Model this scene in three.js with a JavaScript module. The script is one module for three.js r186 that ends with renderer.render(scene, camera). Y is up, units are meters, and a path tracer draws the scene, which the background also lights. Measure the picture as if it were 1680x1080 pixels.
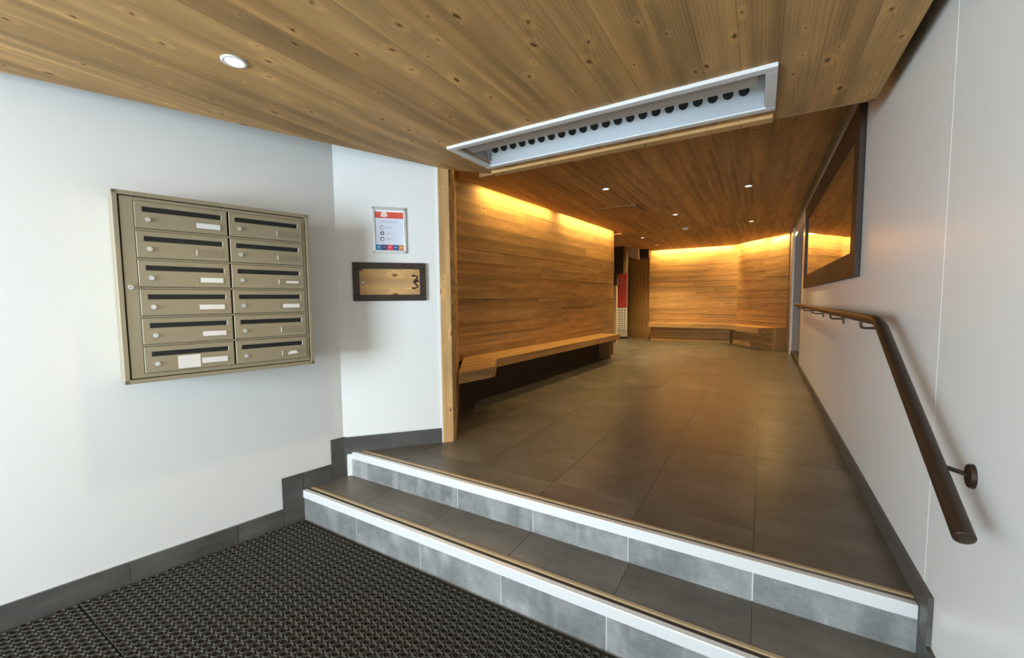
import * as THREE from 'three';
import { RoundedBoxGeometry } from 'three/addons/geometries/RoundedBoxGeometry.js';
import { mergeGeometries } from 'three/addons/utils/BufferGeometryUtils.js';
import { RectAreaLightUniformsLib } from 'three/addons/lights/RectAreaLightUniformsLib.js';

// ---------------------------------------------------------------- camera, sky, light, exposure
RectAreaLightUniformsLib.init();
const renderer = new THREE.WebGLRenderer({ antialias: true });
renderer.toneMapping = THREE.LinearToneMapping;
renderer.toneMappingExposure = 1.0;
renderer.shadowMap.enabled = true;
const scene = new THREE.Scene();
scene.background = new THREE.Color().setRGB(0.82, 1.0, 1.14);

const camera = new THREE.PerspectiveCamera(2 * Math.atan(540 / 679.93) * 180 / Math.PI, 1680 / 1080, 0.05, 60);
{
  const yaw = 31.011 * Math.PI / 180, pitch = -3.959 * Math.PI / 180, roll = -0.589 * Math.PI / 180;
  camera.position.set(0, 1.05, 0);
  const fw = new THREE.Vector3(-Math.sin(yaw) * Math.cos(pitch), Math.sin(pitch), -Math.cos(yaw) * Math.cos(pitch));
  const r = new THREE.Vector3(Math.cos(yaw), 0, -Math.sin(yaw)), u = new THREE.Vector3().crossVectors(r, fw);
  const r2 = r.clone().multiplyScalar(Math.cos(roll)).addScaledVector(u, Math.sin(roll));
  const u2 = u.clone().multiplyScalar(Math.cos(roll)).addScaledVector(r, -Math.sin(roll));
  camera.quaternion.setFromRotationMatrix(new THREE.Matrix4().makeBasis(r2, u2, fw.clone().negate()));
}
scene.add(camera);

// daylight through the glazed entrance front behind the camera
const day = new THREE.RectAreaLight(new THREE.Color().setRGB(0.82, 1.0, 1.14), 33, 1.80, 1.55);
day.position.set(-2.32, 1.0, 3.54); day.lookAt(-2.32, 1.0, 0); scene.add(day);

const WARM = new THREE.Color().setRGB(1.0, 0.68, 0.24);
const HALO = new THREE.Color().setRGB(1.0, 0.75, 0.38);

// ---------------------------------------------------------------- helpers
let seed = 20240611;
const rnd = () => { seed = (seed * 1664525 + 1013904223) >>> 0; return seed / 4294967296; };
const R = (a, b) => a + (b - a) * rnd();
const D2R = Math.PI / 180;
const V = (x, y, z) => new THREE.Vector3(x, y, z);
const taken = {};
function numbered(n) { const k = taken[n] = (taken[n] ?? -1) + 1; return k ? n + '_' + String(k).padStart(3, '0') : n; }
function mesh(name, geo, mat, parent) { const m = new THREE.Mesh(geo, mat); m.name = name; m.castShadow = m.receiveShadow = true; parent.add(m); return m; }
function thing(name, label, category, group) { const g = new THREE.Group(); g.name = numbered(name); g.userData = { label, category }; if (group) g.userData.group = group; scene.add(g); return g; }
function structure(name, label, category) { const g = new THREE.Group(); g.name = name; g.userData = { kind: 'structure', label, category }; scene.add(g); return g; }

// a plane frame: point = O + A*a + B*b + N*n
const frame = (O, A, B, N) => ({ O, A, B, N });
// prism over a convex polygon [[a,b],...] between n0 and n1 of a frame; uv in metres
function prism(f, poly, n0, n1, uo = 0, vo = 0, swap = false) {
  let area = 0;
  for (let i = 0; i < poly.length; i++) { const [x, y] = poly[i], [p, q] = poly[(i + 1) % poly.length]; area += x * q - p * y; }
  if (area < 0) poly = poly.slice().reverse();
  const hand = new THREE.Vector3().crossVectors(f.A, f.B).dot(f.N) > 0;
  const pos = [], nor = [], uv = [];
  const P = (a, b, n) => f.O.clone().addScaledVector(f.A, a).addScaledVector(f.B, b).addScaledVector(f.N, n);
  const tri = (pts, N) => { if (!hand) pts = [pts[0], pts[2], pts[1]]; for (const [a, b, n, s] of pts) { const p = P(a, b, n); pos.push(p.x, p.y, p.z); nor.push(N.x, N.y, N.z); const u = a + uo + (swap ? s || 0 : 0), v = b + vo + (swap ? 0 : s || 0); swap ? uv.push(v, u) : uv.push(u, v); } };
  const hi = Math.max(n0, n1), lo = Math.min(n0, n1);
  const nN = f.N.clone(), nM = f.N.clone().negate();
  for (let i = 1; i + 1 < poly.length; i++) {
    tri([[...poly[0], hi], [...poly[i], hi], [...poly[i + 1], hi]], nN);
    tri([[...poly[0], lo], [...poly[i + 1], lo], [...poly[i], lo]], nM);
  }
  for (let i = 0; i < poly.length; i++) {
    const p = poly[i], q = poly[(i + 1) % poly.length];
    const da = q[0] - p[0], db = q[1] - p[1], l = Math.hypot(da, db); if (l < 1e-6) continue;
    const nn = f.A.clone().multiplyScalar(db / l).addScaledVector(f.B, -da / l);
    tri([[...p, lo], [...q, lo], [...q, hi, hi - lo]], nn); tri([[...p, lo], [...q, hi, hi - lo], [...p, hi, hi - lo]], nn);
  }
  const g = new THREE.BufferGeometry();
  g.setAttribute('position', new THREE.Float32BufferAttribute(pos, 3));
  g.setAttribute('normal', new THREE.Float32BufferAttribute(nor, 3));
  g.setAttribute('uv', new THREE.Float32BufferAttribute(uv, 2));
  return g;
}
const rect = (a0, a1, b0, b1) => [[a0, b0], [a1, b0], [a1, b1], [a0, b1]];
// keep the part of a convex polygon where (p - q).n >= 0
function clip(poly, q, n) {
  const out = [], d = (p) => (p[0] - q[0]) * n[0] + (p[1] - q[1]) * n[1];
  for (let i = 0; i < poly.length; i++) {
    const a = poly[i], b = poly[(i + 1) % poly.length], da = d(a), db = d(b);
    if (da >= 0) out.push(a);
    if ((da >= 0) !== (db >= 0)) { const t = da / (da - db); out.push([a[0] + (b[0] - a[0]) * t, a[1] + (b[1] - a[1]) * t]); }
  }
  return out;
}
function areaOf(poly) { let s = 0; for (let i = 0; i < poly.length; i++) { const [x, y] = poly[i], [p, q] = poly[(i + 1) % poly.length]; s += x * q - p * y; } return Math.abs(s) / 2; }
const clipAll = (poly, planes) => { for (const [q, n] of planes) { poly = clip(poly, q, n); if (poly.length < 3) return null; } return areaOf(poly) > 2e-4 ? poly : null; };
const rbox = (w, h, d, r = 0.003, s = 1) => new RoundedBoxGeometry(w, h, d, s, Math.min(r, w / 2.01, h / 2.01, d / 2.01));
const at = (g, x, y, z) => { g.translate(x, y, z); return g; };

// horizontal frames
const FLOOR = (y) => frame(V(0, y, 0), V(1, 0, 0), V(0, 0, 1), V(0, 1, 0));
// wall frame from plan point p (x,z) running along unit direction t with inward normal n
function wallFrame(p, t, n) { return frame(V(p[0], 0, p[1]), V(t[0], 0, t[1]), V(0, 1, 0), V(n[0], 0, n[1])); }

// ---------------------------------------------------------------- procedural textures
function hash(x, y, s) { let h = (x * 374761393 + y * 668265263 + s * 2147483647) | 0; h = Math.imul(h ^ (h >>> 13), 1274126177); h ^= h >>> 16; return (h >>> 0) / 4294967296; }
function vnoise(x, y, s, px = 0, py = 0) {
  const xi = Math.floor(x), yi = Math.floor(y), fx = x - xi, fy = y - yi, u = fx * fx * (3 - 2 * fx), v = fy * fy * (3 - 2 * fy);
  const w = (a) => px ? ((a % px) + px) % px : a, z = (a) => py ? ((a % py) + py) % py : a;
  const a = hash(w(xi), z(yi), s), b = hash(w(xi + 1), z(yi), s), c = hash(w(xi), z(yi + 1), s), d = hash(w(xi + 1), z(yi + 1), s);
  return a + (b - a) * u + (c - a) * v + (a - b - c + d) * u * v;
}
function tex(w, h, fn, srgb = true) {
  const d = new Uint8Array(w * h * 4);
  for (let j = 0; j < h; j++) for (let i = 0; i < w; i++) {
    const c = fn(i / w, j / h), k = (j * w + i) * 4;
    for (let n = 0; n < 3; n++) d[k + n] = Math.max(0, Math.min(255, c[n]));
    d[k + 3] = 255;
  }
  const t = new THREE.DataTexture(d, w, h, THREE.RGBAFormat);
  t.wrapS = t.wrapT = THREE.RepeatWrapping; t.magFilter = THREE.LinearFilter; t.minFilter = THREE.LinearMipmapLinearFilter; t.generateMipmaps = true;
  if (srgb) t.colorSpace = THREE.SRGBColorSpace;
  t.needsUpdate = true; return t;
}
const BW = 0.135, BL = 2.7;               // board width and length of one texture
function woodTexture(s) {
  const knots = [];
  for (let i = 0; i < 11; i++) knots.push([(i + hash(i, 1, s) * 0.95) / 11 * BL, (0.1 + 0.8 * hash(i, 2, s)) * BW, 0.0020 + 0.0062 * hash(i, 3, s) ** 1.5, hash(i, 4, s), (hash(i, 5, s) - 0.5) * 2.4]);
  return tex(1536, 96, (u, v) => {
    const x = u * BL, y = v * BW;
    let warp = 0, dark = 0, pale = 0, red = 0;
    for (const [kx, ky, kr, kt, ka] of knots) {
      let dx = x - kx; dx -= Math.round(dx / BL) * BL; const dy = y - ky;
      if (Math.abs(dx) > 0.16) continue;
      const q = (dx * dx) / (kr * kr * 30 + 0.0006) + (dy * dy) / (kr * kr * 9 + 0.0001);
      warp += Math.exp(-q) * dy * 1.3;
      const ex = dx + dy * ka, e = Math.sqrt((ex * ex) / (0.8 + kt * 1.6) ** 2 + dy * dy) / kr + (vnoise(x * 300, y * 300, s + 21) - 0.5) * 0.7;
      if (e < 1.2) dark = Math.max(dark, Math.min(1, (1.2 - e) * 1.8) * (0.55 + 0.45 * kt));
      red = Math.max(red, Math.exp(-e * e * 0.3) * 0.8);
      pale = Math.max(pale, Math.exp(-((Math.sqrt(q) - 0.75) ** 2) * 5) * 0.7 * (0.4 + 0.6 * hash(Math.round(kx * 99), 6, s)));
    }
    const yy = y + warp + (vnoise(u * 6, v * 2, s + 9, 6) - 0.5) * 0.02;
    const ring = 0.5 + 0.5 * Math.sin(yy * 480 + 6 * vnoise(u * 4, yy * 22, s + 3, 4));
    const streak = vnoise(u * 10, yy * 420, s + 5, 10), broad = vnoise(u * 3, yy * 26, s + 7, 3), blotch = vnoise(u * 14, v * 3, s + 8, 14), side = vnoise(u * 2, v * 1.3 + 5, s + 12, 2);
    const r3 = ring * ring * ring;
    const l = 1 + (streak - 0.5) * 0.09 - r3 * 0.06 + (broad - 0.5) * 0.20 + (blotch - 0.5) * 0.12 + (side - 0.5) * 0.22 + pale * 0.17;
    let c = [185 * l, 145 * l - r3 * 3, 93 * l - r3 * 5];
    c = [c[0] - red * 14, c[1] - red * 22, c[2] - red * 24];
    return c.map((k, i) => k * (1 - dark) + [80, 48, 24][i] * dark);
  });
}
const woodMaps = [11, 23, 37, 51, 68, 83].map(woodTexture);
for (const t of woodMaps) t.repeat.set(1 / BL, 1 / BW);
const woodTints = [[1, 1, 1], [0.92, 0.91, 0.89], [0.98, 0.94, 0.88], [0.86, 0.84, 0.80], [1.05, 1.06, 1.04]];
const wood = [];
for (const m of woodMaps) for (const t of woodTints) wood.push(new THREE.MeshStandardMaterial({ map: m, color: new THREE.Color().setRGB(...t), roughness: 0.68 }));
const palePine = wood[9].clone(); palePine.color.setRGB(1.3, 1.3, 1.34);
const anyWood = () => wood[Math.floor(rnd() * wood.length)];

const stoneMap = tex(512, 512, (u, v) => {
  let n = 0; for (let k = 0; k < 5; k++) { const f = 3 * 2 ** k; n += (vnoise(u * f, v * f, 90 + k, f, f) - 0.5) / (1.35 ** k); }
  const streak = vnoise(u * 5, v * 60, 97, 5, 60) - 0.5, speck = hash(Math.floor(u * 512), Math.floor(v * 512), 5) - 0.5;
  const l = 1 + n * 0.18 + streak * 0.10 + speck * 0.10;
  return [128 * l, 124 * l, 118 * l];
});
stoneMap.repeat.set(1 / 1.3, 1 / 1.3);
const scuffMap = tex(1024, 256, (u, v) => {
  let n = 0; for (let k = 0; k < 5; k++) { const f = 4 * 2 ** k; n += (vnoise(u * f * 3, v * f, 190 + k, f * 3, f) - 0.5) / (1.25 ** k); }
  const mark = Math.max(0, vnoise(u * 42, v * 4, 207, 42, 4) - 0.52) * 1.3 + Math.max(0, vnoise(u * 110, v * 9, 208, 110, 9) - 0.66) * 0.8;
  const speck = hash(Math.floor(u * 1024), Math.floor(v * 256), 6) - 0.5;
  const l = 1 + n * 0.16 + mark * 0.35 + speck * 0.10;
  return [150 * l, 150 * l, 149 * l];
});
scuffMap.repeat.set(1 / 3.0, 1 / 0.75);
const paintBump = tex(256, 256, (u, v) => { let n = 0; for (let k = 0; k < 4; k++) { const f = 8 * 2 ** k; n += (vnoise(u * f, v * f, 300 + k, f, f) - 0.5) / (1.2 ** k); } const g = 128 + n * 60; return [g, g, g]; }, false);
paintBump.repeat.set(1 / 0.5, 1 / 0.5);

const C = (r, g, b) => new THREE.Color().setRGB(r, g, b);
const M = {
  paint: new THREE.MeshStandardMaterial({ color: C(0.81, 0.80, 0.77), roughness: 0.42, bumpMap: paintBump, bumpScale: 0.0006 }),
  paintGloss: new THREE.MeshPhysicalMaterial({ color: C(0.81, 0.80, 0.77), roughness: 0.5, clearcoat: 0.55, clearcoatRoughness: 0.28, bumpMap: paintBump, bumpScale: 0.0005 }),
  benchShade: new THREE.MeshStandardMaterial({ color: C(0.05, 0.028, 0.013), roughness: 0.7 }),  // dark brown that paints the shade under the long bench
  rough: new THREE.MeshStandardMaterial({ color: C(0.35, 0.34, 0.32), roughness: 0.95 }),
  grout: new THREE.MeshStandardMaterial({ color: C(0.19, 0.165, 0.135), roughness: 0.9 }),
  groutPale: new THREE.MeshStandardMaterial({ color: C(0.66, 0.65, 0.62), roughness: 0.9 }),
  riser: new THREE.MeshStandardMaterial({ map: scuffMap, color: C(0.66, 0.665, 0.66), roughness: 0.5 }),
  skirt: new THREE.MeshStandardMaterial({ map: stoneMap, color: C(0.42, 0.42, 0.42), roughness: 0.45 }),
  alu: new THREE.MeshStandardMaterial({ color: C(0.83, 0.83, 0.82), roughness: 0.38, metalness: 0.25 }),
  insert: new THREE.MeshStandardMaterial({ color: C(0.045, 0.034, 0.022), roughness: 0.7 }),
  ridge: new THREE.MeshStandardMaterial({ color: C(0.46, 0.34, 0.20), roughness: 0.45, metalness: 0.2 }),
  rubber: new THREE.MeshStandardMaterial({ color: C(0.042, 0.038, 0.030), roughness: 0.62 }),
  rubberBase: new THREE.MeshStandardMaterial({ color: C(0.018, 0.017, 0.015), roughness: 0.9 }),
  mail: new THREE.MeshStandardMaterial({ color: C(0.36, 0.305, 0.205), roughness: 0.42, metalness: 0.25 }),
  mailIn: new THREE.MeshStandardMaterial({ color: C(0.02, 0.017, 0.013), roughness: 0.8 }),
  slot: new THREE.MeshStandardMaterial({ color: C(0.008, 0.007, 0.007), roughness: 0.35 }),
  chrome: new THREE.MeshStandardMaterial({ color: C(0.75, 0.73, 0.68), roughness: 0.2, metalness: 1 }),
  plate: new THREE.MeshStandardMaterial({ color: C(0.30, 0.25, 0.165), roughness: 0.3, metalness: 0.2 }),
  paper: new THREE.MeshStandardMaterial({ color: C(0.82, 0.81, 0.80), roughness: 0.8 }),
  brown: new THREE.MeshStandardMaterial({ color: C(0.034, 0.016, 0.008), roughness: 0.55 }),
  rail: new THREE.MeshStandardMaterial({ color: C(0.034, 0.018, 0.009), roughness: 0.42, metalness: 0.2 }),
  mirror: new THREE.MeshStandardMaterial({ color: C(0.80, 0.80, 0.78), roughness: 0.02, metalness: 1 }),
  whiteLac: new THREE.MeshStandardMaterial({ color: C(0.74, 0.75, 0.74), roughness: 0.35 }),
  greyPanel: new THREE.MeshStandardMaterial({ color: C(0.45, 0.43, 0.40), roughness: 0.5 }),
  zinc: new THREE.MeshStandardMaterial({ color: C(0.60, 0.66, 0.72), roughness: 0.32, metalness: 0.55 }),
  dark: new THREE.MeshStandardMaterial({ color: C(0.02, 0.02, 0.022), roughness: 0.7 }),
  iron: new THREE.MeshStandardMaterial({ color: C(0.012, 0.011, 0.010), roughness: 0.5, metalness: 0.4 }),
  red: new THREE.MeshStandardMaterial({ color: C(0.42, 0.028, 0.010), roughness: 0.35 }),
  greyDoor: new THREE.MeshStandardMaterial({ color: C(0.30, 0.26, 0.22), roughness: 0.5 }),
  frost: new THREE.MeshStandardMaterial({ color: C(0.62, 0.68, 0.75), roughness: 0.35 }),
  glass: new THREE.MeshPhysicalMaterial({ color: 0xffffff, transmission: 1, thickness: 0, roughness: 0, ior: 1.5 }),
  tube: new THREE.MeshStandardMaterial({ color: 0xffffff, emissive: WARM, emissiveIntensity: 9 }),
  lamp: new THREE.MeshStandardMaterial({ color: 0xffffff, emissive: C(1, 0.86, 0.62), emissiveIntensity: 9 }),
  cream: new THREE.MeshStandardMaterial({ color: C(0.66, 0.56, 0.38), roughness: 0.5 }),
};
const floorTiles = [[1, 1, 1], [0.93, 0.92, 0.9], [1.05, 1.04, 1.02]].map((k) => new THREE.MeshStandardMaterial({ map: stoneMap, color: C(0.58 * k[0], 0.545 * k[1], 0.49 * k[2]), roughness: 0.35 }));

// ---------------------------------------------------------------- plan of the place
const LA = 12.43 * D2R, tl = [Math.sin(LA), -Math.cos(LA)], nl = [Math.cos(LA), Math.sin(LA)];       // mailbox wall
const cor = [-2.472, -1.816];                                                                        // its far corner
const CA = 42.23 * D2R, tc = [Math.sin(CA), -Math.cos(CA)], nc = [Math.cos(CA), Math.sin(CA)];       // short angled wall
const LC = 0.695;                                                                                    // its length
const cEnd = [cor[0] + tc[0] * LC, cor[1] + tc[1] * LC];
const post0 = [-1.964, -2.396];                                                                       // inner edge of the timber post
const nook = [-2.775, -3.47], wEnd = [-2.43, -7.75];
const unit = (a, b) => { const dx = b[0] - a[0], dz = b[1] - a[1], l = Math.hypot(dx, dz); return [dx / l, dz / l, l]; };
const [rx, rz, RL] = unit(post0, nook), [wx, wz, WL] = unit(nook, wEnd);
const nr = [-rz, rx], nw = [-wz, wx];      // inward normals (towards the corridor)
const XR = 0.5, YE = 1.99, YC = 2.27, YS = 2.55, ZB = 3.6, YF = -0.37, NOSE = -1.852, NOSE2 = -1.54;
const farL = [-2.50, -11.12], farC = [-0.48, -11.10], farR = [0.455, -9.75];
const [bx, bz, BLn] = unit(farC, farR), nb = [-bz, bx];
const leftAt = (s, y, d = 0) => V(cor[0] + tl[0] * s + nl[0] * d, y, cor[1] + tl[1] * s + nl[1] * d);
const LS = -(ZB + 1.816) / Math.cos(LA);   // start of the left wall (at the entrance front)

// ---------------------------------------------------------------- walls
function wall(name, label, f, L0, L1, y0, y1, mat, thick = 0.14) { const g = structure(name, label, 'wall'); mesh('plaster', prism(f, rect(L0, L1, y0, y1), 0, -thick), mat, g); return g; }
const fLeft = wallFrame(cor, tl, nl), fCor = wallFrame(cor, tc, nc);
wall('wall_left', 'white painted wall carrying the mailboxes', fLeft, LS - 0.1, 0.0, -0.5, YS, M.paint);
wall('wall_corner', 'short white angled wall with notice frame and wooden hatch', fCor, 0, LC, -0.3, YS, M.paint);
const fRight = frame(V(XR, 0, 0), V(0, 0, -1), V(0, 1, 0), V(-1, 0, 0));
{
  const g = structure('wall_right', 'off white painted wall with mirror and handrail', 'wall');
  mesh('plaster', prism(fRight, rect(-ZB - 0.1, 1.868, -0.5, YS), 0, -0.14), M.paintGloss, g);
  mesh('plaster', prism(fRight, rect(1.868, 7.42, -0.3, YS), 0.0006, -0.14), M.paintGloss, g);
  mesh('door_header', prism(fRight, rect(7.42, 9.2, 2.13, YS), 0.004, -0.14), M.paintGloss, g);
  mesh('recess_back', prism(fRight, rect(7.42, 9.4, -0.3, YS), -0.16, -0.28), M.paintGloss, g);
}
// the wall that joins the far end of the door to the wooden far wall, outside the view of the door
{ // timber post
  const g = structure('trim_1', 'pale planed timber post ending the white angled wall', 'post');
  const fp = wallFrame(cEnd, tc, nc);
  mesh('post_face', prism(fp, rect(-0.004, 0.072, 0, YE + 0.25), 0.014, -0.10, 0.3, 0.02, true), palePine, g);
  mesh('edge_bead', prism(fp, rect(-0.014, -0.004, 0, YE + 0.2), 0.008, -0.05), M.whiteLac, g);
}
// plank cladding of a wall face
function cladding(g, f, L, y0, y1, minL, maxL) {
  const rows = Math.ceil((y1 - y0) / BW);
  for (let r = 0; r < rows; r++) {
    const a = y0 + r * BW, b = Math.min(y1, a + BW);
    let s = 0, first = true;
    while (s < L - 1e-6) {
      let l = first ? R(0.25, 1) * maxL : R(minL, maxL); first = false;
      if (L - s - l < 0.25) l = L - s;
      const e = Math.min(L, s + l);
      mesh('plank', prism(f, rect(s + 0.0006, e - 0.0006, a + 0.0005, b - 0.0005), R(0.016, 0.019), 0, R(0, BL), -a), anyWood(), g);
      s = e;
    }
  }
}
{
  const g = structure('wall_bench', 'wall clad in horizontal spruce planks above the long bench', 'wall');
  const f = wallFrame(nook, [wx, wz], nw);
  mesh('backing', prism(f, rect(-0.05, WL, 0, YS), -0.002, -0.13), M.rough, g);
  mesh('shade_panel', prism(f, rect(0, WL, 0, 0.4), 0.012, 0), M.benchShade, g);  // shade below the seat put into the colour of this panel
  cladding(g, f, WL, 0.4, 2.43, 1.4, 3.2);
  mesh('end_trim', prism(f, rect(WL, WL + 0.02, 0, YS), 0.02, -0.13, 0, 0, true), wood[9], g);
  const h = structure('wall_nook', 'narrow plank return beside the timber post', 'wall');
  const fr = wallFrame(post0, [rx, rz], nr);
  mesh('backing', prism(fr, rect(0, RL + 0.05, 0, YS), -0.002, -0.12), M.rough, h);
  cladding(h, fr, RL, 0, 2.43, 1.5, 2);
}
{
  const g = structure('wall_far', 'end wall clad in pale horizontal spruce planks', 'wall');
  const [fx, fz, FL] = unit(farL, farC), f = wallFrame(farL, [fx, fz], [-fz, fx]);
  mesh('backing', prism(f, rect(0, FL + 0.1, 0, YS), -0.002, -0.12), M.rough, g);
  cladding(g, f, FL, 0, 2.43, 1.2, 2.2);
  const h = structure('wall_far_angled', 'angled end of the far plank wall beside the door', 'wall');
  const fb = wallFrame(farC, [bx, bz], [nb[0], nb[1]]);
  mesh('backing', prism(fb, rect(0, BLn + 0.12, 0, YS), -0.002, -0.12), M.rough, h);
  cladding(h, fb, BLn, 0, 2.43, 1.0, 1.8);
}

// ---------------------------------------------------------------- ceilings of boards
const slab = structure('ceiling', 'rough slab above the board ceilings', 'ceiling');
mesh('concrete', prism(FLOOR(0), rect(-4.6, 1.0, -12.6, ZB + 0.1), YS, YS + 0.12), M.rough, slab);
function boards(g, planes, zCuts, hole, y0, y1, xa, xb) {
  const n = Math.ceil((xb - xa) / BW);
  for (let i = 0; i < n; i++) {
    const b = xb - i * BW, a = b - BW;
    const cuts = zCuts(i);
    for (let k = 0; k + 1 < cuts.length; k++) {
      let spans = [[a, b, cuts[k], cuts[k + 1]]];
      if (hole && b > hole[0] && a < hole[1]) {
        const [hx0, hx1, hz0, hz1] = hole, next = [];
        for (const [p, q, z0, z1] of spans) {
          next.push([p, q, z0, Math.min(z1, hz0)], [p, q, Math.max(z0, hz1), z1], [p, Math.min(q, hx0), Math.max(z0, hz0), Math.min(z1, hz1)], [Math.max(p, hx1), q, Math.max(z0, hz0), Math.min(z1, hz1)]);
        }
        spans = next.filter(([p, q, z0, z1]) => q - p > 0.004 && z1 - z0 > 0.004);
      }
      const mat = anyWood(), uo = R(0, BL), dy = R(0, 0.0012);
      for (const [p, q, z0, z1] of spans) {
        const poly = clipAll(rect(p + (p === a ? 0.0004 : 0), q - (q === b ? 0.0004 : 0), z0, z1), planes);
        if (poly) mesh('board', prism(FLOOR(0), poly, y0 + dy, y1, -a, uo, true), mat, g);
      }
    }
  }
}
{
  const g = structure('ceiling_001', 'entrance ceiling of knotty spruce boards', 'ceiling');
  const planes = [[cor, nl], [cor, nc], [[-1.94, -2.41], [0.94, 0.34]]];
  boards(g, planes, (i) => [-2.65, ...(i % 3 === 1 ? [-0.4 + (i % 5) * 0.33] : []), ZB], [-1.632, -0.01, -2.446, -2.078], YE, YE + 0.03, -3.8, 0.445);
  mesh('fascia', prism(frame(V(0, 0, -2.65), V(1, 0, 0), V(0, 1, 0), V(0, 0, -1)), rect(-1.87, 0.445, YE, YS), 0.016, 0, 0.4, 0), wood[6], g);
}
{
  const g = structure('ceiling_002', 'higher corridor ceiling of spruce boards', 'ceiling');
  const GAP = 0.15;
  const off = (p, n, d) => [p[0] + n[0] * d, p[1] + n[1] * d];
  boards(g, [[off(nook, nw, GAP), nw], [off(post0, nr, 0.05), nr], [[0, -2.668], [0, -1]]], () => [-7.85, -2.2], null, YC, YC + 0.03, -2.9, 0.43);
  boards(g, [[[0, -11.0], [0, 1]], [off(farC, nb, GAP), nb]], () => [-11.2, -7.85], null, YC, YC + 0.03, -4.3, 0.43);
}
// batten under the air curtain
{
  const g = structure('trim_2', 'pale timber batten along the drop in the ceiling', 'batten');
  mesh('batten', at(rbox(1.735, 0.022, 0.075, 0.006, 2), -0.84, YE - 0.010, -2.604), palePine, g);
  for (const x of [-1.62, -1.26, -0.62, -0.12]) mesh('screw', at(new THREE.CylinderGeometry(0.005, 0.005, 0.004, 10), x, YE - 0.0225, -2.60), M.dark, g);
}

// ---------------------------------------------------------------- floors, steps
const fl = structure('floor', 'grey brown stone tile floor of the upper landing', 'floor');
mesh('bed', prism(FLOOR(0), rect(-4.5, XR + 0.2, -12.2, NOSE - 0.03), -0.002, -0.30), M.grout, fl);
{
  const zs = [NOSE - 0.068, -2.11]; for (let z = -3.11; z > -12.2; z -= 1) zs.push(z);
  for (let i = 0; i < 10; i++) for (let k = 0; k + 1 < zs.length; k++) {
    const x1 = 0.5 - i * 0.5, x0 = x1 - 0.5;
    const planes = [[[XR, 0], [-1, 0]], ...(zs[k] > -2.0 ? [[cor, nc]] : [])];
    const poly = clipAll(rect(x0 + 0.0013, x1 - 0.0013, zs[k + 1] + 0.0013, zs[k] - 0.0013), planes);
    if (poly) mesh('tile', prism(FLOOR(0), poly, -R(0, 0.0004), -0.015, R(0, 1.3), R(0, 1.3)), floorTiles[Math.floor(rnd() * 3)], fl);
  }
}
const fe = structure('floor_001', 'lower entrance floor under the rubber mats', 'floor');
mesh('screed', prism(FLOOR(0), rect(-4.0, XR + 0.2, NOSE2 - 0.4, ZB + 0.1), YF, YF - 0.12), M.rough, fe);

const st = structure('stairs', 'two grey tiled steps with white metal nosings', 'stairs');
{
  const leftX = (z) => cor[0] + (z - cor[1]) / tl[1] * tl[0];
  mesh('core', prism(FLOOR(0), rect(leftX(NOSE2) - 0.02, XR, NOSE - 0.02, NOSE2 - 0.010), -0.173, YF), M.grout, st);
  mesh('core', prism(FLOOR(0), rect(leftX(NOSE) - 0.02, XR, NOSE - 0.06, NOSE - 0.010), -0.012, -0.2), M.groutPale, st);
  for (const [nose, y, yb, joints] of [[NOSE, 0, -0.17, [-2.56, -2.0, -1.5, -1.0, -0.5, 0, 0.488]], [NOSE2, -0.17, YF, [-2.63, -2.52, -2.015, -1.508, -1.002, -0.5, 0, 0.488]]]) {
    for (let k = 0; k + 1 < joints.length; k++)
      mesh('riser_tile', prism(frame(V(0, 0, nose), V(1, 0, 0), V(0, 1, 0), V(0, 0, 1)), rect(joints[k] + 0.0025, joints[k + 1] - 0.0025, yb, y - 0.047), -0.0015, -0.012, R(0, 3), R(0, 0.75)), M.riser, st);
    mesh('joint_bed', prism(FLOOR(0), rect(leftX(nose) + 0.003, 0.487, nose - 0.011, nose - 0.0035), yb + 0.001, y - 0.05), M.groutPale, st);
    const n = new THREE.Group(); n.name = 'nosing'; st.add(n);
    const x0 = leftX(nose) + 0.004, x1 = 0.484;
    const prof = (pts) => { const f = frame(V(0, 0, nose), V(0, 0, -1), V(0, 1, 0), V(1, 0, 0)); return prism(f, pts, x0, x1); };
    mesh('front_strip', prof([[-0.003, y - 0.047], [0.002, y - 0.047], [0.023, y - 0.004], [0.023, y + 0.0015], [0.000, y + 0.0015], [-0.003, y - 0.002]]), M.alu, n);
    mesh('groove_insert', prof(rect(0.023, 0.046, y - 0.008, y - 0.0025)), M.insert, n);
    mesh('rear_ridge', prof([[0.046, y - 0.008], [0.067, y - 0.008], [0.067, y + 0.0005], [0.064, y + 0.003], [0.049, y + 0.003], [0.046, y + 0.0005]]), M.ridge, n);
  }
  const tj = [-2.62, -2.03, -1.53, -1.005, -0.49, 0, 0.49];
  for (let k = 0; k + 1 < tj.length; k++) mesh('tread_tile', prism(FLOOR(0), rect(tj[k] + 0.0013, tj[k + 1] - 0.0013, NOSE - 0.012, NOSE2 - 0.068), -0.17, -0.185, R(0, 1), R(0, 1)), floorTiles[k % 3], st);
}

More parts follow.
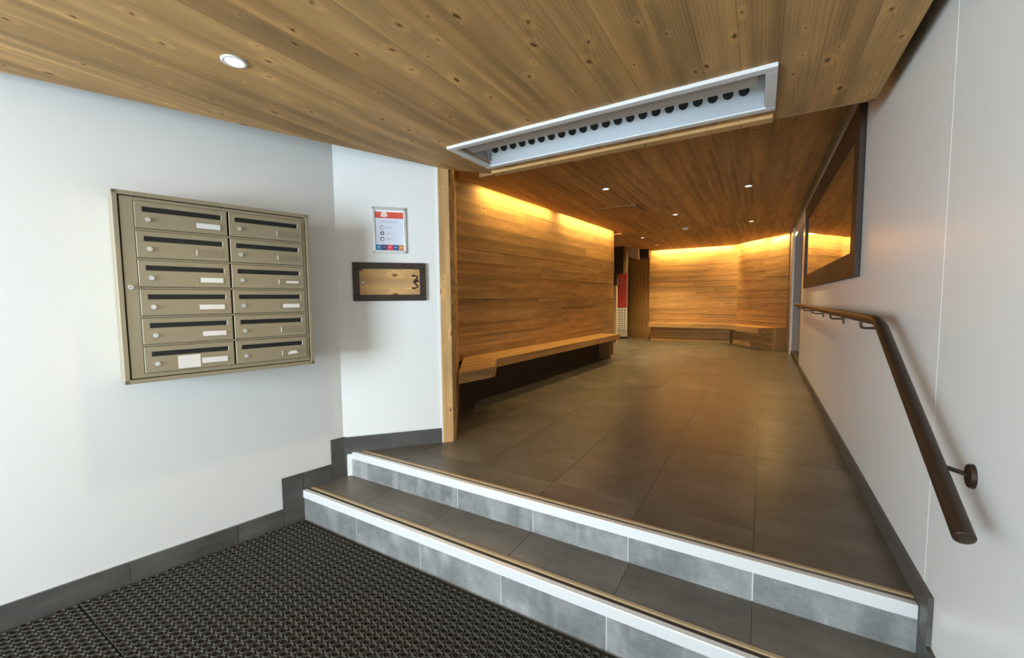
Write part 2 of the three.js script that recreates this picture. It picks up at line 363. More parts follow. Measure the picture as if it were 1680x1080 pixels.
// ---------------------------------------------------------------- skirting
{
  const g = structure('baseboard_left', 'dark grey tile skirting stepping up the mailbox wall', 'skirting');
  const piece = (s0, s1, y0, y1) => mesh('skirting_tile', prism(fLeft, rect(s0 + 0.0012, s1 - 0.0012, y0, y1), 0.012, -0.01, R(0, 1), R(0, 1)), M.skirt, g);
  for (const [a, b] of [[LS, -4.6], [-4.6, -4.1], [-4.1, -3.6], [-3.6, -3.1], [-3.1, -2.6], [-2.6, -2.1], [-2.1, -1.6], [-1.6, -1.12], [-1.12, -0.65], [-0.65, -0.405]]) piece(a, b, YF, -0.252);
  piece(-0.405, -0.28, YF, -0.055); piece(-0.28, -0.092, -0.2, -0.055);
  piece(-0.092, 0.012, -0.2, 0.112);
  const h = structure('baseboard_corner', 'dark grey tile skirting under the notice wall', 'skirting');
  for (const [a, b] of [[0.004, 0.315], [0.315, LC - 0.016]]) mesh('skirting_tile', prism(fCor, rect(a + 0.001, b - 0.001, -0.01, 0.108), 0.012, -0.01, R(0, 1), R(0, 1)), M.skirt, h);
  const k = structure('baseboard_right', 'dark grey tile skirting along the handrail wall', 'skirting');
  const pr = (s0, s1, y0, y1) => mesh('skirting_tile', prism(fRight, rect(s0 + 0.001, s1 - 0.001, y0, y1), 0.014, -0.01, R(0, 1), R(0, 1)), M.skirt, k);
  for (let s = 2.11; s < 7.4; s += 0.5) pr(s, Math.min(s + 0.5, 7.42), -0.01, 0.083);
  pr(1.772, 2.11, -0.01, 0.083); pr(1.772, 1.862, -0.083, -0.011); pr(1.45, 1.862, -0.2, -0.085); pr(1.45, 1.53, YF, -0.2); pr(-3.5, 1.45, YF, -0.27);
}

// ---------------------------------------------------------------- glazed entrance front behind the camera
{
  const g = structure('wall_back', 'entrance front around the glazing', 'wall');
  const f = frame(V(0, 0, ZB), V(1, 0, 0), V(0, 1, 0), V(0, 0, -1));
  mesh('plaster', prism(f, rect(-4.0, -3.26, -0.5, YS), 0, -0.14), M.paint, g);
  mesh('plaster', prism(f, rect(-1.38, XR + 0.14, -0.5, YS), 0, -0.14), M.paint, g);
  mesh('plaster', prism(f, rect(-3.26, -1.38, 1.80, YS), 0, -0.14), M.paint, g);
  mesh('plaster', prism(f, rect(-3.26, -1.38, -0.5, 0.2), 0, -0.14), M.paint, g);
  const w = structure('window_1', 'glazed entrance front with grey metal frame', 'window');
  for (let k = 0; k < 4; k++) {
    const a = -3.26 + k * 0.6267;
    mesh('mullion', prism(f, rect(a - 0.02, a + 0.02, 0.2, 1.80), -0.04, -0.09), M.zinc, w);
    if (k < 3) mesh('pane', prism(f, rect(a + 0.02, a + 0.6067, 0.2, 1.80), -0.064, -0.066), M.glass, w);
  }
}

// ---------------------------------------------------------------- benches
{
  const g = thing('long_bench', 'long wooden bench running along the plank wall with a jog in its front edge', 'bench');
  const F = frame(V(nook[0], 0, nook[1]), V(wx, 0, wz), V(nw[0], 0, nw[1]), V(0, 1, 0));
  const l = (x, z) => [(x - nook[0]) * wx + (z - nook[1]) * wz, (x - nook[0]) * nw[0] + (z - nook[1]) * nw[1]];
  const A = l(-2.178, -2.735), B = l(-2.10, -3.18), Cc = l(-2.361, -3.607), E = l(-2.103, -7.16), s1 = Cc[0] + 0.0015, w0 = 0.021;
  mesh('seat_block', prism(F, [A, B, Cc, [Cc[0], w0], [0.07, w0 + 0.01]], 0.44, 0.345, 0.4, 0.02), wood[2], g);
  mesh('seat_board', prism(F, [[s1, Cc[1] - 0.001], E, [E[0], w0], [s1, w0]], 0.44, 0.352, 0.03, 0.06), wood[12], g);
  mesh('end_panel', prism(frame(F.O, F.B, V(0, 1, 0), F.A), rect(w0, 0.235, 0, 0.352), E[0] - 0.088, E[0] - 0.05, 0.02, 0.3, true), wood[18], g);
  mesh('end_bracket', prism(frame(F.O, F.B, V(0, 1, 0), F.A), rect(w0, E[1] - 0.06, 0.30, 0.352), E[0] - 0.04, E[0] - 0.012, 0.2, 0.1), wood[18], g);

  const h = thing('corner_bench', 'angled wooden bench against the pale far plank wall', 'bench');
  const G = frame(V(farC[0], 0, farC[1]), V(bx, 0, bz), V(nb[0], 0, nb[1]), V(0, 1, 0));
  mesh('seat_board', prism(FLOOR(0), [[-2.42, -11.075], [-0.505, -11.068], [-0.70, -10.68], [-2.42, -10.68]], 0.45, 0.345, 0, 0.4), wood[9], h);
  mesh('seat_board', prism(G, [[0.02, 0.022], [0.75, 0.022], [0.75, 0.43], [0.235, 0.43]], 0.45, 0.345, 0.5, 0.4), wood[17], h);
  mesh('seat_board', prism(G, rect(0.752, BLn - 0.14, 0.022, 0.50), 0.45, 0.335, 1.2, 0.4), wood[22], h);
  mesh('end_panel', prism(frame(G.O, G.A, V(0, 1, 0), G.B), rect(BLn - 0.135, BLn - 0.02, 0, 0.46), 0.022, 0.22, 0.03, 0.1, true), wood[11], h);
  mesh('kick_panel', prism(FLOOR(0), rect(-2.40, -0.60, -10.83, -10.81), 0, 0.344, 0, 0.05), wood[13], h);
  mesh('kick_panel', prism(G, rect(0.11, BLn - 0.137, 0.20, 0.22), 0, 0.334, 0.3, 0.05), wood[18], h);
}

// ---------------------------------------------------------------- mailbox cabinet
{
  const g = thing('mailbox_cabinet', 'beige metal cabinet of twelve mailboxes hung on the white wall', 'mailboxes');
  const W = 0.83, H = 0.873, D = 0.26, p = leftAt(-1.10, 0.685);
  g.position.copy(p); g.rotation.y = Math.PI / 2 - LA;
  const F = D - 0.004;
  mesh('body', at(rbox(W - 0.004, H - 0.004, D - 0.03, 0.003), W / 2, H / 2, (D - 0.03) / 2 + 0.001), M.mail, g);
  const rim = 0.019;
  const fr = mergeGeometries([at(rbox(W, rim, 0.032, 0.002), W / 2, rim / 2, D - 0.016), at(rbox(W, rim, 0.032, 0.002), W / 2, H - rim / 2, D - 0.016), at(rbox(rim, H, 0.032, 0.002), rim / 2, H / 2, D - 0.016), at(rbox(rim, H, 0.032, 0.002), W - rim / 2, H / 2, D - 0.016)]);
  mesh('front_frame', fr, M.mail, g);
  mesh('recess', at(new THREE.BoxGeometry(W - 2 * rim, H - 2 * rim, 0.004), W / 2, H / 2, D - 0.027), M.mailIn, g);
  // the leaf that carries the doors: stiles and rails between the doors
  const X = [0.072, 0.425, 0.434, 0.789], pitch = 0.1335, dh = 0.121, top = H - 0.040;
  const leaf = [], i0 = rim + 0.005, i1 = W - rim - 0.005, j0 = rim + 0.005, j1 = H - rim - 0.005;
  leaf.push(at(new THREE.BoxGeometry(X[0] - 0.003 - i0, j1 - j0, 0.02), (i0 + X[0] - 0.003) / 2, H / 2, D - 0.014));
  leaf.push(at(new THREE.BoxGeometry(i1 - X[3] - 0.003, j1 - j0, 0.02), (i1 + X[3] + 0.003) / 2, H / 2, D - 0.014));
  for (let k = 0; k <= 6; k++) {
    const ya = k === 0 ? top + 0.002 : top - k * pitch + 0.002, yb = k === 0 ? j1 : top - k * pitch + (pitch - dh) - 0.002;
    const y0 = k === 6 ? j0 : ya;
    leaf.push(at(new THREE.BoxGeometry(X[3] - X[0] + 0.006, Math.abs(yb - y0), 0.019), (X[0] + X[3]) / 2, (yb + y0) / 2, D - 0.0145));
  }
  mesh('door_leaf', mergeGeometries(leaf), M.mail, g);
  const lk = new THREE.CylinderGeometry(0.0105, 0.0115, 0.008, 20).rotateX(Math.PI / 2), lkIn = new THREE.CylinderGeometry(0.006, 0.006, 0.004, 14).rotateX(Math.PI / 2);
  { const l = mesh('leaf_lock', at(lk.clone(), 0.042, H / 2 + 0.005, D + 0.001), M.chrome, g); mesh('keyhole', at(lkIn.clone(), 0.042, H / 2 + 0.005, D + 0.005), M.greyPanel, l); }
  const dw = [X[1] - X[0], X[3] - X[2]];
  const door = (w) => {
    const s = new THREE.Shape(); s.moveTo(0, 0); s.lineTo(w, 0); s.lineTo(w, dh); s.lineTo(0, dh); s.lineTo(0, 0);
    const h = new THREE.Path(), a = 0.027, b = w - 0.024, c = dh - 0.046, d = dh - 0.023; h.moveTo(a, c); h.lineTo(a, d); h.lineTo(b, d); h.lineTo(b, c); h.lineTo(a, c); s.holes.push(h);
    return new THREE.ExtrudeGeometry(s, { depth: 0.006, bevelEnabled: true, bevelSize: 0.0012, bevelThickness: 0.0012, bevelOffset: -0.0012, bevelSegments: 1 });
  };
  const doors = dw.map(door), slots = dw.map((w) => at(new THREE.BoxGeometry(w - 0.045, 0.03, 0.003), w / 2 + 0.0015, dh - 0.0345, -0.002));
  // what each door carries: [paper width, paper height, offset from right, bare plate]
  const tags = [[['paper', 0.098, 0.025]], [['edge']], [['paper', 0.094, 0.024]], [['paper', 0.104, 0.024]], [['paper', 0.098, 0.024]], [['paper', 0.108, 0.027], ['note']],
    [['edge']], [['edge']], [['edge'], ['paper', 0.066, 0.013]], [['paper', 0.088, 0.022]], [['edge']], [['edge'], ['scrap']]];
  for (let n = 0; n < 12; n++) {
    const col = n < 6 ? 0 : 1, row = n % 6, w = dw[col];
    const d = mesh('door', doors[col], M.mail, g);
    d.position.set(X[col * 2], top - row * pitch - dh, D - 0.0055);
    mesh('slot', slots[col], M.slot, d);
    const l = mesh('lock', at(lk.clone(), 0.044, 0.040, 0.0105), M.chrome, d);
    mesh('name_plate', at(rbox(0.112, 0.033, 0.0016, 0.0007), w - 0.079, 0.036, 0.0075), M.plate, d);
    mesh('rivet', at(new THREE.CylinderGeometry(0.004, 0.004, 0.002, 10).rotateX(Math.PI / 2), w - 0.017, 0.036, 0.008), M.plate, d);
    for (const [kind, pw, ph] of tags[n]) {
      if (kind === 'paper') mesh('name_label', at(new THREE.BoxGeometry(pw, ph, 0.001), w - 0.030 - pw / 2, 0.036, 0.0088), M.paper, d);
      if (kind === 'edge') mesh('plate_edge', at(new THREE.BoxGeometry(0.004, 0.026, 0.0012), w - 0.132, 0.036, 0.0088), M.paper, d);
      if (kind === 'note') mesh('sticker', at(new THREE.BoxGeometry(0.088, 0.062, 0.001), 0.165, 0.038, 0.0078).rotateZ(0.0), M.paper, d);
      if (kind === 'scrap') { const s = new THREE.Shape([[0, 0], [0.056, 0.003], [0.050, 0.013], [0.044, 0.021], [0.014, 0.019], [0.003, 0.010]].map((q) => new THREE.Vector2(...q))); mesh('name_label', at(new THREE.ExtrudeGeometry(s, { depth: 0.001, bevelEnabled: false }), w - 0.105, 0.026, 0.0083), M.paper, d); }
    }
  }
}

// ---------------------------------------------------------------- things on the short angled wall
function onCorner(g, s, y) { g.position.set(cor[0] + tc[0] * s, y, cor[1] + tc[1] * s); g.rotation.y = Math.PI / 2 - CA; }
{
  const g = thing('notice_frame', 'silver snap frame holding an information sheet with a red header', 'frame');
  onCorner(g, 0.238, 1.388);
  const W = 0.227, H = 0.314, b = 0.02;
  mesh('frame_border', mergeGeometries([at(rbox(W, b, 0.012, 0.004, 2), W / 2, b / 2, 0.006), at(rbox(W, b, 0.012, 0.004, 2), W / 2, H - b / 2, 0.006), at(rbox(b, H, 0.012, 0.004, 2), b / 2, H / 2, 0.006), at(rbox(b, H, 0.012, 0.004, 2), W - b / 2, H / 2, 0.006)]), new THREE.MeshStandardMaterial({ color: C(0.70, 0.71, 0.72), roughness: 0.3, metalness: 0.5 }), g);
  const cv = document.createElement('canvas'); cv.width = 384; cv.height = 552; const x = cv.getContext('2d');
  x.fillStyle = '#dfe3f2'; x.fillRect(0, 0, 384, 552);
  x.fillStyle = '#f3f1f3'; x.fillRect(0, 0, 384, 28);
  x.fillStyle = '#dd5a48'; x.fillRect(0, 28, 384, 86);
  x.fillStyle = '#f5e9e8'; x.beginPath(); x.moveTo(82, 96); x.lineTo(82, 52); x.lineTo(100, 40); x.lineTo(92, 26); x.lineTo(128, 30); x.lineTo(160, 26); x.lineTo(150, 44); x.lineTo(162, 56); x.lineTo(162, 96); x.closePath(); x.fill();
  x.fillStyle = '#e08a7c'; x.fillRect(104, 52, 36, 8); x.fillRect(104, 68, 36, 8);
  x.fillStyle = '#b9bccb'; x.fillRect(60, 150, 250, 9); x.fillRect(84, 172, 216, 6);
  for (let k = 0; k < 3; k++) {
    const y = 240 + k * 78; x.fillStyle = ['#9a9dab', '#6b7482', '#4b4f5e'][k]; x.beginPath(); x.arc(92, y, 28, 0, 7); x.fill();
    x.fillStyle = '#e8eaf4'; x.beginPath(); x.arc(94, y + 1, k === 1 ? 10 : 18, 0, 7); x.fill();
    x.fillStyle = '#b6bac8'; x.fillRect(146, y - 12, 60, 7); x.fillRect(146, y + 4, 96, 6);
  }
  ['#3b82b8', '#44356e', '#e04a52', '#3d5c97', '#c58a3c'].forEach((c, k) => { x.fillStyle = c; x.fillRect(k * 77, 474, 77, 78); x.fillStyle = 'rgba(255,255,255,0.55)'; x.fillRect(k * 77 + 22, 500, 32, 14); });
  const t = new THREE.CanvasTexture(cv); t.colorSpace = THREE.SRGBColorSpace;
  mesh('sheet', at(new THREE.BoxGeometry(W - 2 * b + 0.004, H - 2 * b + 0.004, 0.003), W / 2, H / 2, 0.0045), new THREE.MeshStandardMaterial({ map: t, roughness: 0.3 }), g);
}
{
  const g = thing('wooden_hatch', 'small wooden hatch in a dark brown frame with black scrolled hinge', 'hatch');
  onCorner(g, 0.099, 1.055);
  const W = 0.491, H = 0.265, b = 0.043;
  mesh('frame_border', mergeGeometries([at(rbox(W, b, 0.022, 0.003), W / 2, b / 2, 0.011), at(rbox(W, b, 0.022, 0.003), W / 2, H - b / 2, 0.011), at(rbox(b, H - 2 * b, 0.022, 0.003), b / 2, H / 2, 0.011), at(rbox(b, H - 2 * b, 0.022, 0.003), W - b / 2, H / 2, 0.011)]), M.brown, g);
  mesh('door_panel', prism(frame(V(0, 0, 0), V(1, 0, 0), V(0, 1, 0), V(0, 0, 1)), rect(b - 0.002, W - b + 0.002, b - 0.002, H - b + 0.002), 0.010, 0.002, 0.86, -0.02), palePine, g);
  mesh('knob', at(new THREE.SphereGeometry(0.011, 16, 10), b + 0.025, H / 2 - 0.005, 0.014), M.whiteLac, g);
  const sc = []; for (let k = 0; k <= 40; k++) { const u = k / 40 * 2 - 1; const curl = Math.max(0, Math.abs(u) - 0.55) / 0.45; sc.push(V(-0.012 * Math.cos(u * 5.2) - 0.014 * curl * curl, u * 0.056 - Math.sign(u) * curl * curl * 0.012, 0)); }
  const hg = mergeGeometries([new THREE.TubeGeometry(new THREE.CatmullRomCurve3(sc), 60, 0.0042, 8), at(new THREE.SphereGeometry(0.007, 10, 8), sc[0].x, sc[0].y, 0), at(new THREE.SphereGeometry(0.007, 10, 8), sc[40].x, sc[40].y, 0), at(rbox(0.03, 0.014, 0.006, 0.002), 0.004, 0.006, 0)].map((q) => q.index ? q.toNonIndexed() : q));
  mesh('scroll_hinge', at(hg, W - b - 0.028, H / 2, 0.014), M.iron, g);
  mesh('latch_corner', at(rbox(0.02, 0.010, 0.006, 0.002), b + 0.012, H - b - 0.008, 0.012), M.iron, g);
}

// ---------------------------------------------------------------- mirror and handrail on the right wall
{
  const g = thing('wall_mirror', 'very long mirror in a wide dark brown frame above the handrail', 'mirror');
  g.position.set(XR - 0.0045, 1.17, -3.19);
  const L = 3.5, H = 1.03, b = 0.155, T = 0.028;    // runs towards -z
  const bar = (z0, z1, y0, y1) => at(rbox(T, y1 - y0, z1 - z0, 0.003), -T / 2, (y0 + y1) / 2, -(z0 + z1) / 2);
  mesh('frame_rail', bar(0, L, 0, b), M.brown, g); mesh('frame_rail', bar(0, L, H - b, H), M.brown, g);
  mesh('frame_stile', bar(0, b, b, H - b), M.brown, g); mesh('frame_stile', bar(L - b, L, b, H - b), M.brown, g);
  mesh('mirror_glass', at(new THREE.BoxGeometry(0.006, H - 2 * b + 0.01, L - 2 * b + 0.01), -0.012, H / 2, -L / 2), M.mirror, g);
}
{
  const g = thing('handrail', 'dark brown round metal handrail sloping down beside the steps', 'handrail');
  const X = 0.42, rr = 0.021;
  const pts = [V(X, 0.945, -7.05), V(X, 0.95, -2.36), V(X, 0.947, -2.27), V(X, 0.922, -2.19), V(X, 0.487, -1.335)];
  const path = new THREE.CurvePath();
  path.add(new THREE.LineCurve3(pts[0], pts[1])); path.add(new THREE.CubicBezierCurve3(pts[1], V(X, 0.951, -2.28), V(X, 0.945, -2.24), pts[3])); path.add(new THREE.LineCurve3(pts[3], pts[4]));
  const dir = pts[4].clone().sub(pts[3]).normalize();
  const cap0 = at(new THREE.SphereGeometry(rr * 0.995, 20, 12).scale(1, 1, 0.25), pts[0].x, pts[0].y, pts[0].z);
  const cap1 = new THREE.SphereGeometry(rr * 0.995, 20, 12).scale(1, 0.25, 1); cap1.applyQuaternion(new THREE.Quaternion().setFromUnitVectors(V(0, 1, 0), dir)); cap1.translate(pts[4].x, pts[4].y, pts[4].z);
  mesh('rail', mergeGeometries([new THREE.TubeGeometry(path, 260, rr, 20, false), cap0, cap1]), M.rail, g);
  const bracket = (y, z, stub) => {
    const b = new THREE.Group(); b.name = 'bracket'; g.add(b); b.position.set(0, y, z);
    const c = new THREE.CatmullRomCurve3([V(X, stub, 0), V(X, 0.012, 0), V(X + 0.004, 0.003, 0), V(X + 0.014, 0, 0), V(XR - 0.008, 0, 0)], false, 'catmullrom', 0.1);
    mesh('arm', new THREE.TubeGeometry(c, 30, 0.006, 10), M.rail, b);
    mesh('rosette', at(rbox(0.008, 0.058, 0.022, 0.003, 2), XR - 0.0085, -0.004, 0), M.rail, b);
  };
  for (const z of [-2.61, -3.65, -4.75, -5.78, -6.75]) bracket(0.898, z, 0.035);
  { const b = new THREE.Group(); b.name = 'bracket'; g.add(b);
    mesh('arm', new THREE.TubeGeometry(new THREE.LineCurve3(V(X + 0.012, 0.585, -1.56), V(XR - 0.004, 0.567, -1.56)), 6, 0.006, 10), M.rail, b);
    mesh('rosette', at(new THREE.CylinderGeometry(0.031, 0.033, 0.011, 28).rotateZ(Math.PI / 2).scale(1, 1, 0.8), XR - 0.0055, 0.566, -1.56), M.rail, b); }
}

// ---------------------------------------------------------------- air curtain in the ceiling
{
  const g = thing('air_curtain', 'long white framed air curtain set in the board ceiling', 'air vent');
  g.position.set(-0.821, YE, -2.26);
  const L = 1.71, W = 0.46, b = 0.044;
  mesh('frame_bar', at(rbox(L, 0.024, b, 0.004, 2), 0, -0.004, W / 2 - b / 2), M.whiteLac, g);
  mesh('frame_bar', at(rbox(L, 0.024, b, 0.004, 2), 0, -0.004, -W / 2 + b / 2), M.whiteLac, g);
  mesh('frame_bar', at(rbox(b, 0.023, W - 2 * b, 0.004, 2), L / 2 - b / 2, -0.004, 0), M.whiteLac, g);
  mesh('frame_bar', at(rbox(b, 0.023, W - 2 * b, 0.004, 2), -L / 2 + b / 2, -0.004, 0), M.whiteLac, g);
  const iL = L - 2 * b, iW = W - 2 * b;
  const box = (w, h, d, x, y, z) => at(new THREE.BoxGeometry(w, h, d), x, y, z);
  mesh('housing', mergeGeometries([box(iL, 0.006, iW, 0, 0.235, 0), box(iL, 0.22, 0.005, 0, 0.123, iW / 2), box(iL, 0.22, 0.005, 0, 0.123, -iW / 2), box(0.005, 0.22, iW, iL / 2, 0.123, 0), box(0.005, 0.22, iW, -iL / 2, 0.123, 0)]), M.greyPanel, g);
  mesh('intake_plate', at(rbox(iL - 0.06, 0.010, 0.145, 0.003), 0.0, 0.010, iW / 2 - 0.074), M.greyPanel, g);
  // inclined outlet panel with a row of round outlets
  const up = 0.15, out = 0.085, ang = Math.atan2(up, out), len = Math.hypot(up, out);
  const f = frame(V(0, -0.008, -iW / 2 + 0.003), V(1, 0, 0), V(0, Math.sin(ang), Math.cos(ang)), V(0, -Math.cos(ang), Math.sin(ang)));
  const pan = mesh('outlet_panel', prism(f, rect(-iL / 2 + 0.003, iL / 2 - 0.003, 0, len), 0, -0.004), M.zinc, g);
  for (let k = 0; k < 22; k++) {
    const x = iL / 2 - 0.09 - k * 0.0695; if (x < -iL / 2 + 0.05) break;
    const h = mesh('outlet', new THREE.CylinderGeometry(0.024, 0.024, 0.003, 20), M.dark, pan);
    const P = f.O.clone().addScaledVector(f.A, x).addScaledVector(f.B, len * 0.54).addScaledVector(f.N, 0.001);
    h.position.copy(P); h.quaternion.setFromUnitVectors(V(0, 1, 0), f.N);
  }
  mesh('bracket', box(0.012, 0.05, 0.02, -iL / 2 + 0.03, 0.035, -iW / 2 + 0.03), M.chrome, g);
}

// ---------------------------------------------------------------- lamps
function downlight(x, y, z, label, power, ang = 0.9) {
  const g = thing('downlight', label, 'ceiling light', 'recessed ceiling spots');
  g.position.set(x, y, z);
  const ring = new THREE.LatheGeometry([[0.030, 0.004], [0.030, -0.002], [0.036, -0.006], [0.044, -0.004], [0.045, 0.003], [0.030, 0.004]].map((q) => new THREE.Vector2(...q)), 32);
  mesh('trim_ring', ring, M.alu, g);
  mesh('lamp', at(new THREE.CylinderGeometry(0.029, 0.029, 0.006, 24), 0, 0.004, 0), M.lamp, g);
  const s = new THREE.SpotLight(HALO, power, 0, ang, 0.7, 2); s.position.set(0, -0.012, 0); s.target.position.set(0, -1, 0); s.castShadow = true; s.shadow.radius = 1.4;
  g.add(s, s.target);
}
downlight(-1.783, YE - 0.001, -0.889, 'lit halogen spot in the entrance ceiling above the mat', 2.5);
const kk = (YC - 1.05) / 1.28;
for (const [x, z, power, label] of [
  [-1.582, -4.779, 4.5, 'lit ceiling spot beside the access panel of the corridor ceiling'], [-0.161, -5.553, 4.5, 'lit ceiling spot facing the middle of the long mirror'],
  [-1.158, -6.791, 5, 'lit ceiling spot between the access panel and the detector'], [-0.176, -8.102, 5, 'lit ceiling spot close to the door with the frosted pane'],
  [-2.165, -8.93, 12, 'lit ceiling spot just past the end of the bench wall'], [-2.174, -10.325, 21, 'lit ceiling spot in front of the flush wooden panel']])
  downlight(x * kk, YC - 0.001, z * kk, label, power, power > 20 ? 1.1 : 0.95);
{
  const g = thing('smoke_detector', 'small pale disc detector on the corridor ceiling', 'detector');
  g.position.set(-1.212 * kk, YC, -8.17 * kk);
  mesh('housing', new THREE.LatheGeometry([[0, -0.035], [0.03, -0.034], [0.05, -0.024], [0.055, -0.006], [0.055, 0.002], [0, 0.002]].map((q) => new THREE.Vector2(...q)), 28), M.whiteLac, g);
}
{
  const g = thing('access_panel', 'square board access panel hanging slightly open in corridor ceiling', 'hatch');
  g.position.set(-1.70, YC - 0.012, -5.74);
  mesh('panel', prism(FLOOR(0), rect(-0.29, 0.29, -0.29, 0.29), -0.006, 0.011, 0.1, 0.7, true), wood[13], g);
  for (const x of [-0.27, 0.27]) mesh('catch', at(rbox(0.03, 0.012, 0.016, 0.003), x, -0.010, 0.275), M.chrome, g);
}
// light strips hidden in the gap between ceiling and plank walls
function strip(p, dir, n, s0, s1, y, d, power, label) {
  const g = thing('light_strip', label, 'light strip', 'light strips in the ceiling gap');
  const m = (s0 + s1) / 2, L = s1 - s0;
  const cx = p[0] + dir[0] * m + n[0] * d, cz = p[1] + dir[1] * m + n[1] * d;
  g.position.set(cx, y, cz); g.rotation.y = Math.atan2(-dir[1], dir[0]);
  mesh('tube', new THREE.CylinderGeometry(0.011, 0.011, L, 14).rotateZ(Math.PI / 2), M.tube, g);
  mesh('holder', at(rbox(L, 0.02, 0.03, 0.003), 0, 0.024, 0), M.whiteLac, g);
  const a = new THREE.RectAreaLight(WARM, power, L, 0.024); a.position.set(0, -0.014, 0); a.rotation.x = -Math.PI / 2; g.add(a);
}
strip(nook, [wx, wz], nw, 0.40, 1.95, 2.345, 0.11, 145, 'warm light strip above the bench wall towards the timber post');
strip(nook, [wx, wz], nw, 2.25, 4.25, 2.345, 0.11, 165, 'warm light strip above the bench wall towards the side passage');
strip(post0, [rx, rz], nr, 0.15, 0.75, 2.345, 0.05, 60, 'short warm light strip above the narrow plank return');
strip(farL, [1, 0.01], [0, 1], 0.1, 1.9, 2.345, 0.11, 390, 'warm light strip above the straight far plank wall');
strip(farC, [bx, bz], nb, 0.15, 1.0, 2.345, 0.11, 310, 'warm light strip above the angled far wall next to the corner');
strip(farC, [bx, bz], nb, 1.12, 1.6, 2.30, 0.09, 400, 'short bright light strip above the angled far wall beside the door');

// ---------------------------------------------------------------- rubber mats
{
  const px = 0.04, pz = 0.0346, top = -0.355;
  const ringGeo = new THREE.LatheGeometry([[0.0125, -0.012], [0.0125, 0.0], [0.0150, 0.0022], [0.0180, 0.0018], [0.0196, -0.002], [0.0196, -0.012]].map((q) => new THREE.Vector2(...q)), 10);
  const bead = new THREE.CylinderGeometry(0.003, 0.0045, 0.012, 6);
  const edge = (z) => cor[0] + (z - cor[1]) / tl[1] * tl[0] + 0.016;
  const mat = (name, label, z0, z1) => {
    const g = thing(name, label, 'mat', 'rubber entrance mats');
    const poly = clipAll(rect(-3.6, XR - 0.02, z0, z1), [[[cor[0] + nl[0] * 0.018, cor[1] + nl[1] * 0.018], nl]]);
    mesh('mat_base', prism(FLOOR(0), poly, YF + 0.0005, top - 0.009), M.rubberBase, g);
    const places = [];
    for (let j = 0; ; j++) {
      const z = z1 - 0.0205 - j * pz; if (z < z0 + 0.0195) break;
      for (let x = XR - 0.045 - (j % 2) * px / 2; x > edge(z) + 0.02; x -= px) places.push([x, z]);
    }
    const im = new THREE.InstancedMesh(ringGeo, M.rubber, places.length), m4 = new THREE.Matrix4();
    places.forEach(([x, z], i) => im.setMatrixAt(i, m4.makeTranslation(x, top - 0.0022, z)));
    im.name = 'ring_lattice'; im.userData = { kind: 'stuff' }; im.castShadow = im.receiveShadow = true; g.add(im);
    mesh('mat_edge', prism(FLOOR(0), rect(edge(z0) + 0.02, XR - 0.022, z1 - 0.002, z1), YF + 0.0005, top), M.rubber, g);
  };
  mat('rubber_mat', 'black rubber ring mat lying against the lowest step', NOSE2 + 0.008, -0.535);
  mat('rubber_mat', 'black rubber ring mat butted against the mat at the steps', -0.533, 1.2385);
}

// ---------------------------------------------------------------- door and end of the corridor
{
  const g = structure('door_1', 'grey door with a pale frosted pane beyond the mirror', 'door');
  const f = fRight;
  mesh('door_leaf', prism(f, rect(7.55, 9.12, 0.01, 2.10), -0.10, -0.14), M.greyDoor, g);
  mesh('pane', prism(f, rect(7.72, 8.85, 0.98, 2.02), -0.096, -0.11), M.frost, g);
  mesh('door_frame', prism(f, rect(7.42, 7.55, 0, 2.13), -0.02, -0.15), M.greyDoor, g);
  mesh('door_frame', prism(f, rect(9.12, 9.18, 0, 2.13), 0.0, -0.15), M.greyDoor, g);
  mesh('threshold', prism(f, rect(7.45, 9.2, 0, 0.07), 0.01, -0.09), M.brown, g);
  const t = structure('trim_3', 'white edge board between the door and the far plank wall', 'trim');
  mesh('edge_board', prism(f, rect(9.2, 9.29, 0, YS), 0.03, -0.20), M.paint, t);
  mesh('edge_board', prism(f, rect(9.29, 9.8, 0, YS), 0.035, -0.1, 0, 0, true), wood[3], t);
}
{
  const g = structure('wall_passage', 'walls of the side passage behind the bench wall', 'wall');
  mesh('plaster', prism(FLOOR(0), rect(-4.45, -4.3, -12.2, -7.6), 0, YS), M.paint, g);
  mesh('plaster', prism(FLOOR(0), rect(-4.45, 1.0, -12.4, -12.2), 0, YS), M.paint, g);
  mesh('plaster', prism(FLOOR(0), rect(-4.45, -2.56, -7.72, -7.6), 0, YS), M.paint, g);
  const d = structure('door_2', 'plain wooden flush panel beside the far plank wall', 'door');
  const [dx, dz, DL] = unit([-3.36, -11.75], [-2.49, -11.17]);
  mesh('panel', prism(wallFrame([-3.36, -11.75], [dx, dz], [-dz, dx]), rect(0, DL, 0, YC), 0, -0.06, 0.2, 0.3, true), wood[16], d);
}
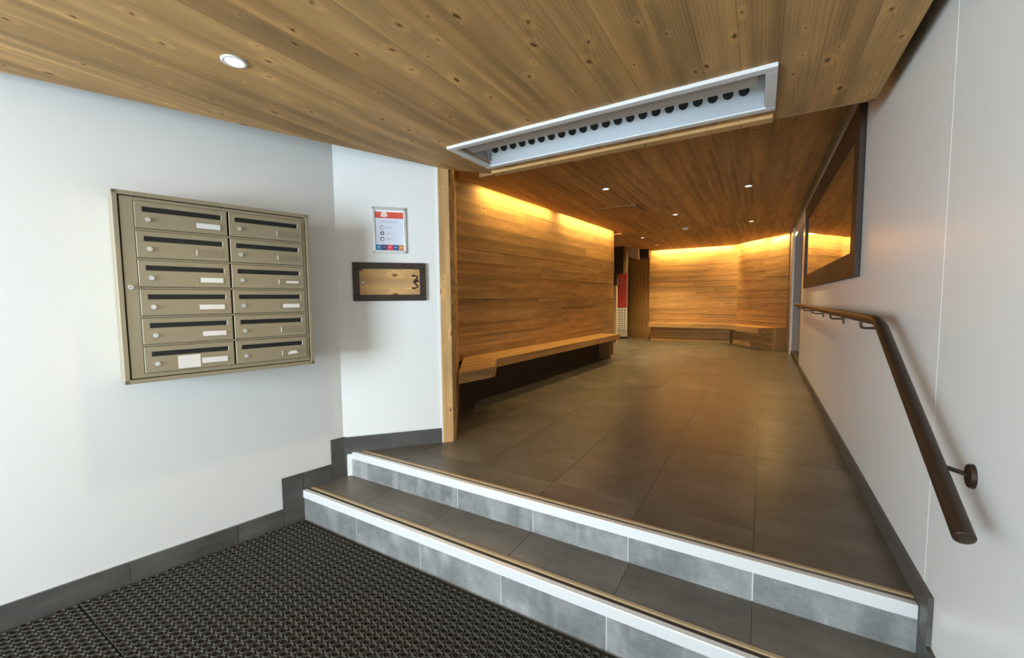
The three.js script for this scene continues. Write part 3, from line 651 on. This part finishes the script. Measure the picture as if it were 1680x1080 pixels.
{
  const g = thing('vending_cabinet', 'tall cabinet with red upper front and dotted grey lower front', 'cabinet');
  g.position.set(-3.49, 0, -11.40); g.rotation.y = 0.27;
  mesh('body', at(rbox(0.66, 1.76, 0.5, 0.01), 0, 0.88 + 0.04, 0.2), M.greyPanel, g);
  mesh('red_front', at(rbox(0.62, 0.95, 0.02, 0.008), 0, 1.30, 0.455), M.red, g);
  const lower = mesh('lower_front', at(rbox(0.62, 0.58, 0.02, 0.006), 0, 0.52, 0.455), M.whiteLac, g);
  for (let r = 0; r < 9; r++) for (let k = 0; k < 9; k++) mesh('button', at(new THREE.BoxGeometry(0.03, 0.028, 0.006), -0.26 + k * 0.065, 0.28 + r * 0.06, 0.467), M.dark, lower);
  mesh('plinth', at(rbox(0.6, 0.06, 0.42, 0.004), 0, 0.03, 0.2), M.dark, g);
}
{
  const g = thing('overhead_cupboard', 'dark brown overhead box at the mouth of the side passage', 'cupboard');
  mesh('body', at(rbox(0.22, 0.62, 0.2, 0.006), -2.875, YC - 0.312, -9.75), M.brown, g);
  mesh('lower_box', at(rbox(0.14, 0.28, 0.2, 0.006), -2.985, YC - 0.75, -9.72), M.brown, g);
  const p = thing('pale_post', 'pale vertical post under the dark overhead box', 'post');
  mesh('post', at(rbox(0.09, 1.385, 0.06, 0.004), -2.98, 0.6925, -9.73), M.cream, p);
  const q = thing('passage_board', 'pale narrow board above the red cabinet', 'board');
  mesh('board', at(rbox(0.09, 0.45, 0.05, 0.004), -3.12, YC - 0.235, -11.1), M.cream, q);
  const s = thing('hanging_sign', 'pale blank box sign hanging from the ceiling before the wooden panel', 'sign');
  const f = frame(V(-2.64, YC, -10.1), V(0.93, 0, 0.36), V(0, 1, 0), V(-0.36, 0, 0.93));
  mesh('sign_box', prism(f, [[-0.14, -0.01], [-0.14, -0.20], [0.14, -0.29], [0.12, -0.01]], 0.03, -0.03), M.cream, s);
  const t = thing('shade_box', 'dark box added for the shadow beside the pale hanging sign', 'bracket');  // dark solid added in place of the shadow next to the sign
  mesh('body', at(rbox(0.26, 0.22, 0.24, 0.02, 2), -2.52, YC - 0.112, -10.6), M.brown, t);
}
renderer.render(scene, camera);
